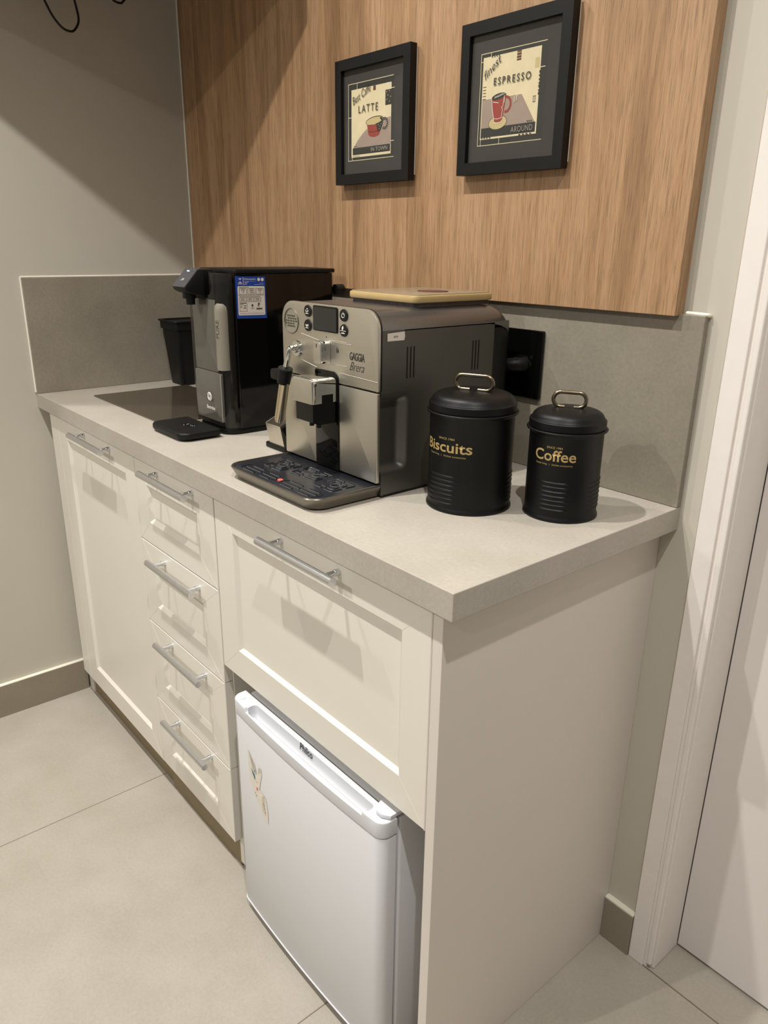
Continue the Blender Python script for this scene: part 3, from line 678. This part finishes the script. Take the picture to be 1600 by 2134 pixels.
link('nozzle', b, MT['blk'], hdp, smooth=40)
ty2 = link('drip_tray', prism(rrect(.562, .716, -.438, -.347, .018, 8, rs=(.008, .008, .024, .024)), .9040, .9180, bev=.0045, seg=3), MT['blkm'], t, smooth=35)
b = bmesh.new()
for i in range(5):
    for j in range(3): disc((.628+.006*i, -.392+.006*j, .9178), (0, 0, 1), .0018, .0004, 10, bm=b)
link('drain_holes', b, MT['blkg'], ty2)
b = bmesh.new()
for k in range(6):
    random.seed(k); disc((.632+random.random()*.03, -.396+random.random()*.016, .918), (0, 0, 1), .0012+random.random()*.001, .0012, 8, r2=.0006, bm=b)
wd_ = mat('water_drop', (120, 120, 120), .05); link('water_drops', b, wd_, ty2)
link('hose_connector', disc((.715, -.054, 1.187), (0, 1, 0), .011, .02, 20), MT['blk'], t, smooth=40)
# rating label on the right side
def P_(y, z): return (px1+.0006, y, z)
b = quad([P_(-.3015, 1.1370), P_(-.2320, 1.1350), P_(-.2335, 1.2165), P_(-.3020, 1.2180)])
lb = link('rating_label', b, MT['blue'], t); lb['label'] = 'blue and white rating sticker'
px1b = px1+.0009
def Q_(u, v, off=0): # u 0..1 along, v 0..1 up, on the label
    return (px1b+off, -.3015+.0690*u+.0005*v, 1.1375+.0800*v-.0015*u)
def rq(bm, u0, u1, v0, v1, off=.0002): return quad([Q_(u0, v0, off), Q_(u1, v0, off), Q_(u1, v1, off), Q_(u0, v1, off)], bm)
b = bmesh.new()
pts = rrect(.05, .95, .07, .775, .035, 4); quad([Q_(p[0], p[1]) for p in pts], b)
link('label_field', b, MT['labw'], lb)
b = bmesh.new()
rq(b, .235, .25, .80, .985)
for z_, s in ((.935, 1), (.875, -1)): quad([Q_(.08, z_+.02*s, .0002), Q_(.2, z_+.025*s, .0002), Q_(.15, z_-.015*s, .0002)], b)
rq(b, .07, .21, .82, .835); rq(b, .28, .66, .893, .897); rq(b, .28, .42, .865, .873); rq(b, .28, .38, .838, .846); rq(b, .28, .36, .812, .820); rq(b, .6, .92, .815, .82); rq(b, .78, .92, .845, .85)
for cu in (.76, .88): quad([Q_(cu+.048*math.cos(2*PI*k/20), .935+.042*math.sin(2*PI*k/20), .0002) for k in range(20)], b)
bt = fit_text('Desempenho', .38, .045, bold=.015)
for v in bt.verts: v.co = Vector(Q_(.28+v.co.x, .918+v.co.y, .0002))
join(b, bt); link('label_header', b, MT['labw'], lb)
b = bmesh.new()
def outl(u0, u1, v0, v1):
    for a in ((u0, u1, v0, v0+.008), (u0, u1, v1-.008, v1), (u0, u0+.01, v0, v1), (u1-.01, u1, v0, v1)): rq(b, *a)
def tx(s, u, v, w_, h_):
    q = fit_text(s, w_, h_, bold=.01)
    for k in q.verts: k.co = Vector(Q_(u+k.co.x, v+k.co.y, .0002))
    join(b, q)
rq(b, .1, .42, .745, .755)
for i, s in enumerate(('10', '', '5,2')):
    u0 = .1+.28*i; outl(u0, u0+.25, .575, .725); rq(b, u0+.06, u0+.19, .70, .708); rq(b, u0+.05, u0+.2, .672, .682)
    if s: tx(s, u0+.085, .618, .08, .035)
    else: rq(b, u0+.05, u0+.2, .65, .658); rq(b, u0+.06, u0+.21, .61, .622)
rq(b, u0+.08, u0+.15, .588, .594); rq(b, .06, .94, .553, .560); rq(b, .1, .8, .520, .530)
for i in range(3): u0 = .1+.245*i; outl(u0, u0+.225, .40, .50); rq(b, u0+.05, u0+.16, .465, .474); rq(b, u0+.04, u0+.18, .435, .446)
rq(b, .12, .32, .355, .365); rq(b, .12, .22, .325, .335); outl(.1, .34, .165, .375); quad([Q_(.22, .31, .0002), Q_(.32, .31, .0002), Q_(.27, .285, .0002)], b); quad([Q_(.2, .24, .0002), Q_(.32, .24, .0002), Q_(.27, .265, .0002)], b); rq(b, .13, .18, .265, .285)
for cu, cv_ in ((.52, .31), (.74, .345)): quad([Q_(cu+.035*math.cos(2*PI*k/14), cv_+.03*math.sin(2*PI*k/14), .0002) for k in range(14)], b)
rq(b, .515, .525, .25, .28); rq(b, .46, .58, .235, .245); rq(b, .7, .73, .29, .32); rq(b, .72, .76, .275, .285); rq(b, .65, .85, .21, .245); rq(b, .1, .9, .115, .121)
link('label_print', b, mat('label_ink', (70, 64, 58), .7), lb)

# ================================================================== BLACK BIN in the corner
t = thing('black_bin', 'tapered black plastic container with a wide rim standing in the left back corner', 'container', (.082, -.1, H))
def bs(e, z, r=.012): return [(p[0], p[1], z) for p in rrect(.052-e, .122+e, -.146-e, -.052+e, r, 5)]
b = loft([bs(0, H+.0004), bs(.0015, .903), bs(.0125, 1.052), bs(.0125, 1.052), bs(.0165, 1.053), bs(.0172, 1.0735), bs(.0150, 1.0745), bs(.0138, 1.0735), bs(.0100, 1.05), bs(-.002, .904)])
link('tub', b, MT['blkm'], t, smooth=35)
link('rim', loft([bs(.0172, 1.0725), bs(.0205, 1.0730), bs(.0210, 1.0755), bs(.0205, 1.0768), bs(.0145, 1.0768), bs(.0140, 1.0730)]), MT['blkm'], t, smooth=35)

# ================================================================== CANISTERS
def canister(cx, cy, rb, zrim, title, t0, t1, tz0, tz1, sa, sz, ga, gz, ribs, rang, hr, label, hang, hw):
    t = thing('storage_canister', label, 'canister', (cx, cy, H), 'black storage canisters')
    r = rb
    pr = [(r+.0014, H+.0004), (r+.0022, H+.002), (r+.0018, H+.0045), (r+.0004, H+.007)]
    pr += [(r, H+.009), (r, zrim-.006), (r+.0012, zrim-.004), (r+.0045, zrim-.002), (r+.0052, zrim), (r+.004, zrim+.0012), (r+.001, zrim+.001)]
    zlo, zhi = min(ribs)-.004, max(ribs)+.004; nzr = 84
    prof = [p for p in pr if p[1] <= zlo]+[(r, zlo+(zhi-zlo)*k/nzr) for k in range(nzr+1)]+[p for p in pr if p[1] >= zhi]
    def win(a): return max(sst(lo, lo+12, a)*(1-sst(hi-12, hi, a)) for lo, hi in rang)
    NA = 144
    def rad(rr_, z, a):
        if not zlo < z < zhi: return rr_
        return rr_+.0013*win(a)*max(math.exp(-((z-q)/.0011)**2) for q in ribs)
    bd = link('body', loft([[(cx+rad(rr_, z, 360*k/NA-180)*math.cos(2*PI*k/NA-PI), cy+rad(rr_, z, 360*k/NA-180)*math.sin(2*PI*k/NA-PI), z) for k in range(NA)] for rr_, z in prof]), MT['can'], t, smooth=50)
    zb = zrim+.0015; rl = r+.0020
    lp = [(rl-.002, zb), (rl, zb+.0006), (rl, zb+.0105), (rl-.0008, zb+.0118), (rl-.0022, zb+.0125)]
    for k in range(1, 9):
        a = k*PI/16; lp.append((rl-.0035-.017*(1-math.cos(a)), zb+.0125+.0125*math.sin(a)))
    lp += [(r*.5, zb+.0262), (.006, zb+.0268)]
    ld = link('lid', lathe(lp, cx, cy, 96), MT['can'], t, smooth=25)
    zt_ = zb+.0266; dx, dy2 = math.cos(math.radians(hang)), math.sin(math.radians(hang)); hh = .0107
    P = []
    for k in range(-1, 13): a = -PI/2-.0+(k+1)*PI/13 if k >= 0 else -PI/2; P.append((hw-hh+hh*math.cos(a), hh+hh*math.sin(a)))
    P = [(.0065, 0)]+P; P = P+[(-p[0], p[1]) for p in reversed(P)]
    path = [(cx+dx*p[0], cy+dy2*p[0], zt_+.0010+p[1]) for p in P]
    link('handle', tube(path, .0029, 14), MT['brass'], ld, smooth=60)
    link('rivet', disc((cx, cy, zt_-.001), (0, 0, 1), .004, .0016, 20), MT['can'], ld, smooth=40)
    rt = r+.0005
    def wrap(s, a0, a1, z0, z1, mt, **k):
        wid = math.radians(a1-a0)*rt; q = fit_text(s, wid, z1-z0, **k)
        bmesh.ops.subdivide_edges(q, edges=[e for e in q.edges if e.calc_length() > .004], cuts=2)
        for v in q.verts:
            a = math.radians(a0)+v.co.x/rt; v.co = Vector((cx+rt*math.cos(a), cy+rt*math.sin(a), z0+v.co.y))
        link('lettering', q, mt, bd)
    wrap(title, t0, t1, tz0, tz1, MT['gold'], bold=.014, space=1.0)
    wrap('SINCE 1984', sa[0], sa[1], sz[0], sz[1], MT['gold'])
    wrap('Simple living   |   kitchen accessories', ga[0], ga[1], gz[0], gz[1], MT['gold'], space=1.05)
    return t
canister(1.324, -.249, .0640, 1.0490, 'Biscuits', -120.5, -44.7, .9942, 1.0105, (-93.8, -68.9), (1.0130, 1.0162), (-113, -52.8), (.9868, .9905), [.9570-.0070*k for k in range(7)], [(-118, -62), (10, 60)], 0, 'larger black metal canister lettered Biscuits with brass handle on lid', 24, .0295)
canister(1.440, -.1695, .0536, 1.0325, 'Coffee', -103, -36.3, .9920, 1.0085, (-82.3, -57.6), (1.0105, 1.0135), (-100, -40.8), (.9850, .9885), [.9595-.0068*k for k in range(7)], [(-95, -40), (-10, 60)], 0, 'smaller black metal canister lettered Coffee near the right end of the worktop', 30, .0235)

# ================================================================== OUTLET and CORD
t = thing('power_outlet', 'black rectangular socket plate on the grey splash behind the canisters', 'outlet', (1.2215, -.0125, 1.085))
link('plate', prism(rrect(1.1790, 1.2640, 1.0265, 1.1445, .003), -.0195, -.0126, axis='y', bev=.0012), MT['blkg'], t, smooth=35)
link('socket', prism([(1.2215+.022*math.cos(2*PI*k/6), 1.0855+.016*math.sin(2*PI*k/6)) for k in range(6)], -.0205, -.0193, axis='y', bev=.0005), MT['blkm'], t)
b = disc((1.2425, -.0193, 1.0985), (0, -1, 0), .0035, .0008, 18); link('screw_cap', b, MT['blkm'], t, smooth=40)
# ================================================================== PICTURES
YF = -.0457
def picture(x0, x1, z0, z1, label):
    t = thing('picture_frame', label, 'picture', ((x0+x1)/2, -.0258, z0), 'framed coffee prints on the wood panel')
    w = .0190; b = bmesh.new(); ya, yb = YF, -.0300
    o1 = [(x0, z0), (x1, z0), (x1, z1), (x0, z1)]; i1 = [(x0+w, z0+w), (x1-w, z0+w), (x1-w, z1-w), (x0+w, z1-w)]
    loops = [[(p[0], yb, p[1]) for p in o1], [(p[0], ya+.0008, p[1]) for p in o1], [((p[0]*.995+i[0]*.005)+0, ya, (p[1]*.995+i[1]*.005)) for p, i in zip(o1, i1)], [(p[0], ya, p[1]) for p in i1], [(p[0], yb+.0, p[1]) for p in i1]]
    vs = [[b.verts.new(p) for p in lp] for lp in loops]; vs.append(vs[0])
    for a, c in zip(vs, vs[1:]):
        for i in range(4): b.faces.new((a[i], a[(i+1) % 4], c[(i+1) % 4], c[i]))
    bmesh.ops.recalc_face_normals(b, faces=b.faces); link('frame', b, MT['frame'], t)
    link('backing', box(x0+.006, x1-.0015, -.0299, -.0259, z0+.01, z1-.006), MT['whiteink'], t)
    m = link('mat_board', box(x0+w-.001, x1-w+.001, -.0380, -.0305, z0+w-.001, z1-w+.001), MT['matb'], t)
    link('glass', quad([(x0+w, -.0402, z0+w), (x1-w, -.0402, z0+w), (x1-w, -.0402, z1-w), (x0+w, -.0402, z1-w)]), MT['glass'], t)
    return t, m
PM = [MT['paper'], MT['inkband'], MT['mauve'], MT['red'], MT['tan'], MT['ink'], MT['whiteink'], MT['maroon'], MT['greyink']]
class Art:
    def __init__(s, ox, oz): s.ox, s.oz, s.b, s.k = ox, oz, bmesh.new(), 0
    def poly(s, pts, mi): s.k += 1; quad([(s.ox+p[0], -.03815-.000012*s.k, s.oz+p[1]) for p in pts], s.b, mi); return s
    def rect(s, a, c, d, e, mi): return s.poly([(a, d), (c, d), (c, e), (a, e)], mi)
    def line(s, pts, w, mi):
        for p, q in zip(pts, pts[1:]):
            v = Vector((q[0]-p[0], q[1]-p[1])); n = Vector((-v.y, v.x)).normalized()*w/2; v = v.normalized()*w*.3
            s.poly([(p[0]-n.x-v.x, p[1]-n.y-v.y), (q[0]-n.x+v.x, q[1]-n.y+v.y), (q[0]+n.x+v.x, q[1]+n.y+v.y), (p[0]+n.x-v.x, p[1]+n.y-v.y)], mi)
        return s
    def ell(s, cx, cz, rx, rz, mi, rot=0, n=28):
        c, q = math.cos(rot), math.sin(rot)
        return s.poly([(cx+rx*math.cos(2*PI*k/n)*c-rz*math.sin(2*PI*k/n)*q, cz+rx*math.cos(2*PI*k/n)*q+rz*math.sin(2*PI*k/n)*c) for k in range(n)], mi)
    def arc(s, cx, cz, rx, rz, a0, a1, w, mi, n=14):
        return s.line([(cx+rx*math.cos(math.radians(a0+(a1-a0)*k/n)), cz+rz*math.sin(math.radians(a0+(a1-a0)*k/n))) for k in range(n+1)], w, mi)
    def words(s, body, x, z, w, h, mt, parent, rot=0, **k):
        q = fit_text(body, w, h, **k); c, sn = math.cos(rot), math.sin(rot)
        for v in q.verts: v.co = Vector((s.ox+x+v.co.x*c-v.co.y*sn, -.0396, s.oz+z+v.co.x*sn+v.co.y*c))
        link('lettering', q, mt, parent)
# --- latte
fx, fzz = .7100, 1.3965
t, m = picture(fx, .9365, fzz, 1.6235, 'left black framed print of a red cup reading Latte')
A = Art(.7140, 1.3965)
A.rect(.0300, .170, .0440, .1830, 1)
for a in ((.0298, .1690, .1823, .1834), (.0298, .0310, .0437, .1834), (.0298, .1720, .0437, .0448), (.0425, .0437, .0437, .08), (.0580, .0592, .172, .183)): A.rect(*a, 0)
A.rect(.0405, .1630, .0500, .1722, 0); A.rect(.030, .041, .1228, .1240, 0); A.rect(.163, .172, .1615, .1627, 0); A.rect(.163, .172, .0716, .0728, 0)
A.poly([(.0460, .0670), (.0600, .0800), (.0760, .0915), (.0980, .1030), (.1300, .1110), (.1625, .1145), (.1625, .0670)], 2)
A.rect(.0445, .1612, .0545, .0672, 1)
A.rect(.1455, .1660, .1345, .1605, 5)
for px_, pz_ in ((.148, .156), (.156, .157), (.152, .150), (.160, .147), (.149, .143), (.157, .139)): A.rect(px_, px_+.0015, pz_, pz_+.002, 4)
A.rect(.109, .1165, .164, .172, 7).rect(.149, .157, .170, .1722, 6)
# cup
A.poly([(.0870, .1125), (.0900, .1060), (.0935, .0960), (.0945, .0885), (.1000, .0845), (.1140, .0825), (.1270, .0850), (.1310, .0900), (.1345, .0980), (.1400, .1100), (.1330, .1100)], 3)
A.poly([(.1180, .1060), (.1330, .1080), (.1405, .1120), (.1380, .1020), (.1330, .0940), (.1240, .0900), (.1215, .0960)], 5)
A.poly([(.0945, .0885), (.1, .0845), (.114, .0825), (.127, .085), (.1310, .0900), (.112, .0895)], 3)
A.ell(.1135, .1118, .0272, .0072, 5, .06).ell(.1130, .1115, .0255, .0060, 4, .06)
A.poly([(.1290, .1150), (.1340, .1160), (.1400, .1115), (.1385, .1085), (.1340, .1105)], 5)
A.arc(.1440, .1040, .0085, .0085, -120, 130, .0042, 5)
for k in range(9): a = math.radians(-110+28*k); A.ell(.1440+.0085*math.cos(a), .1040+.0085*math.sin(a), .0007, .0007, 6, n=8)
for px_, pz_ in ((.126, .103), (.131, .100), (.128, .096), (.134, .104)): A.ell(px_, pz_, .0007, .0007, 6, n=8)
A.line([(.094, .094), (.112, .0915), (.128, .0945)], .0007, 7); A.line([(.090, .106), (.117, .105)], .0006, 0)
for k in range(3): A.rect(.0480+.004*k, .0505+.004*k, .0695, .0705, 5)
for k in range(4): A.rect(.0465+.006*k, .0495+.006*k, .0512, .0530, 8)
pr = link('print', A.b, PM, m); pr['label'] = 'cream art print with a red cup'
A.words('LATTE', .0645, .1290, .0605, .0132, MT['ink'], pr, space=1.3)
A.words('Best Caffe', .0480, .1445, .0590, .0140, MT['ink'], pr, rot=.36, shear=.3, bold=-.005)
A.words('IN TOWN', .1045, .0572, .0500, .0075, MT['greyink'], pr, bold=.01)
# --- espresso
fx = 1.0650
t, m = picture(fx, 1.2915, fzz, 1.6255, 'right black framed print of a tall red mug reading Espresso')
A = Art(1.0660, 1.3972)
A.rect(.0400, .1768, .0440, .1815, 1)
for a in ((.0389, .1757, .1806, .1816), (.0389, .0399, .0437, .1816), (.0389, .1768, .0437, .0447), (.0455, .0463, .0437, .07), (.0605, .0614, .174, .181), (.0870, .0879, .0440, .0540)): A.rect(*a, 0)
A.rect(.0445, .1655, .0532, .1753, 0); A.rect(.0395, .0445, .1690, .1700, 0); A.rect(.1655, .1750, .1455, .1466, 0)
A.poly([(.0460, .0705), (.0460, .1134), (.1311, .1129), (.1615, .0703)], 2)
A.rect(.0460, .1630, .0560, .0705, 1)
for k in range(5): A.rect(.0462, .0535, .1135+.0045*k, .1147+.0045*k, 7)
A.rect(.1165, .1255, .1615, .1752, 7); 
for k in range(3): A.rect(.1165, .1255, .1640+.004*k, .1648+.004*k, 4)
A.rect(.1545, .1630, .1460, .1600, 4); A.rect(.1545, .1600, .0985, .1075, 5).rect(.1552, .1594, .0995, .1065, 0)
for k in range(4): A.rect(.1557, .1590, .1003+.0017*k, .1009+.0017*k, 5)
for k in range(7): random.seed(k); A.rect(.1640, .1665, .108+.005*k, .110+.005*k+random.random()*.002, 5)
A.ell(.0830, .0765, .0200, .0105, 5, .06).ell(.0830, .0765, .0193, .0098, 4, .06)
A.poly([(.0670, .1140), (.0705, .0960), (.0745, .0790), (.0790, .0770), (.0880, .0770), (.0925, .0800), (.0955, .0960), (.0990, .1150)], 3)
A.arc(.0985, .1020, .0105, .0110, -95, 85, .0036, 3)
A.ell(.0828, .1155, .0162, .0052, 0, .12).ell(.0828, .1150, .0156, .0046, 5, .12)
A.line([(.073, .1135), (.083, .1150), (.096, .1180)], .0006, 6); A.line([(.074, .1150), (.083, .1165), (.092, .1185)], .0005, 6)
A.line([(.0672, .1140), (.0705, .0965), (.0745, .0800)], .0009, 6); A.line([(.0705, .1080), (.083, .1055)], .0009, 6); A.line([(.0750, .0830), (.083, .0818), (.092, .0835)], .0008, 6)
A.line([(.0755, .0770), (.079, .0755), (.089, .0758), (.0925, .0785)], .0008, 6); A.line([(.0950, .115), (.0940, .105), (.0925, .0985)], .0009, 6); A.line([(.0900, .0990), (.0925, .095), (.0915, .090), (.0910, .0845)], .0008, 6); A.line([(.0960, .112), (.0955, .105)], .0006, 6)
for k in range(3): A.rect(.1455+.004*k, .1480+.004*k, .0722, .0735, 5)
for k in range(4): A.rect(.0480+.006*k, .0510+.006*k, .0545, .0560, 5); A.rect(.130+.0075*k, .134+.0075*k, .0537, .0552, 5)
for k in range(4): A.rect(.0630+.005*k, .0655+.005*k, .1738, .1753, 5)
A.line([(.117, .111), (.117, .103)], .0014, 0); A.line([(.122, .112), (.121, .105)], .0016, 0)
pr = link('print', A.b, PM, m); pr['label'] = 'cream art print with a tall red mug'
A.words('ESPRESSO', .0708, .1320, .0780, .0110, MT['ink'], pr, space=1.35, bold=.01)
A.words('finest', .0520, .1420, .0430, .0120, MT['ink'], pr, rot=.62, shear=.35, bold=-.004)
A.words('AROUND', .1135, .0588, .0450, .0085, MT['greyink'], pr, space=1.1)

# ================================================================== TELEVISION above the corner, with its loose cables
e = Vector((.65, .76, 0)).normalized(); nrm = Vector((.76, -.65, 0)).normalized(); c0 = Vector((.654, -.19, 1.9))
t = thing('wall_television', 'dark flat screen mounted high across the left corner over the worktop', 'television', c0-e*.46)
def tvbox(a, c, z0, z1, d0, d1):
    return loft([[c0+e*s+nrm*d_+Vector((0, 0, z)) for s, d_ in ((a, d0), (c, d0), (c, d1), (a, d1))] for z in (z0, z1)])
link('cabinet', tvbox(-.90, 0, 0, .84, -.045, 0), MT['blk'], t)
link('screen', tvbox(-.89, -.01, .01, .83, .0002, .0012), MT['blkg'], t)
mp_ = c0-e*.45-nrm*.045+Vector((0, 0, .26))
link('wall_arm', tube([mp_, mp_-nrm*.12, Vector((.02, -.30, 2.16))], .018, 12), MT['blkm'], t)
def loop3(pts): return [Vector(p) for p in pts]
o = link('hanging_cable', tube(loop3([(.10, -.44, 1.93), (.06, -.405, 1.84), (.06, -.382, 1.794), (.06, -.367, 1.765), (.06, -.348, 1.745), (.06, -.331, 1.7405), (.06, -.319, 1.746), (.06, -.308, 1.768), (.06, -.313, 1.806), (.07, -.33, 1.88), (.12, -.37, 1.95)]), .0026, 10, sub=6), MT['blk'], org=(.06, -.34, 1.74), smooth=60)
tag(o, 'longer black cable hanging in a loop at the top of the left wall', 'cable', 'loose cables by the left wall')
o = link('hanging_cable', tube(loop3([(.09, -.30, 1.95), (.06, -.235, 1.86), (.06, -.222, 1.826), (.06, -.214, 1.8205), (.06, -.205, 1.8195), (.06, -.196, 1.8235), (.06, -.185, 1.85), (.09, -.20, 1.95)]), .0026, 10, sub=6), MT['blk'], org=(.06, -.21, 1.82), smooth=60)
tag(o, 'short black cable loop just showing near the corner of the wood panel', 'cable', 'loose cables by the left wall')
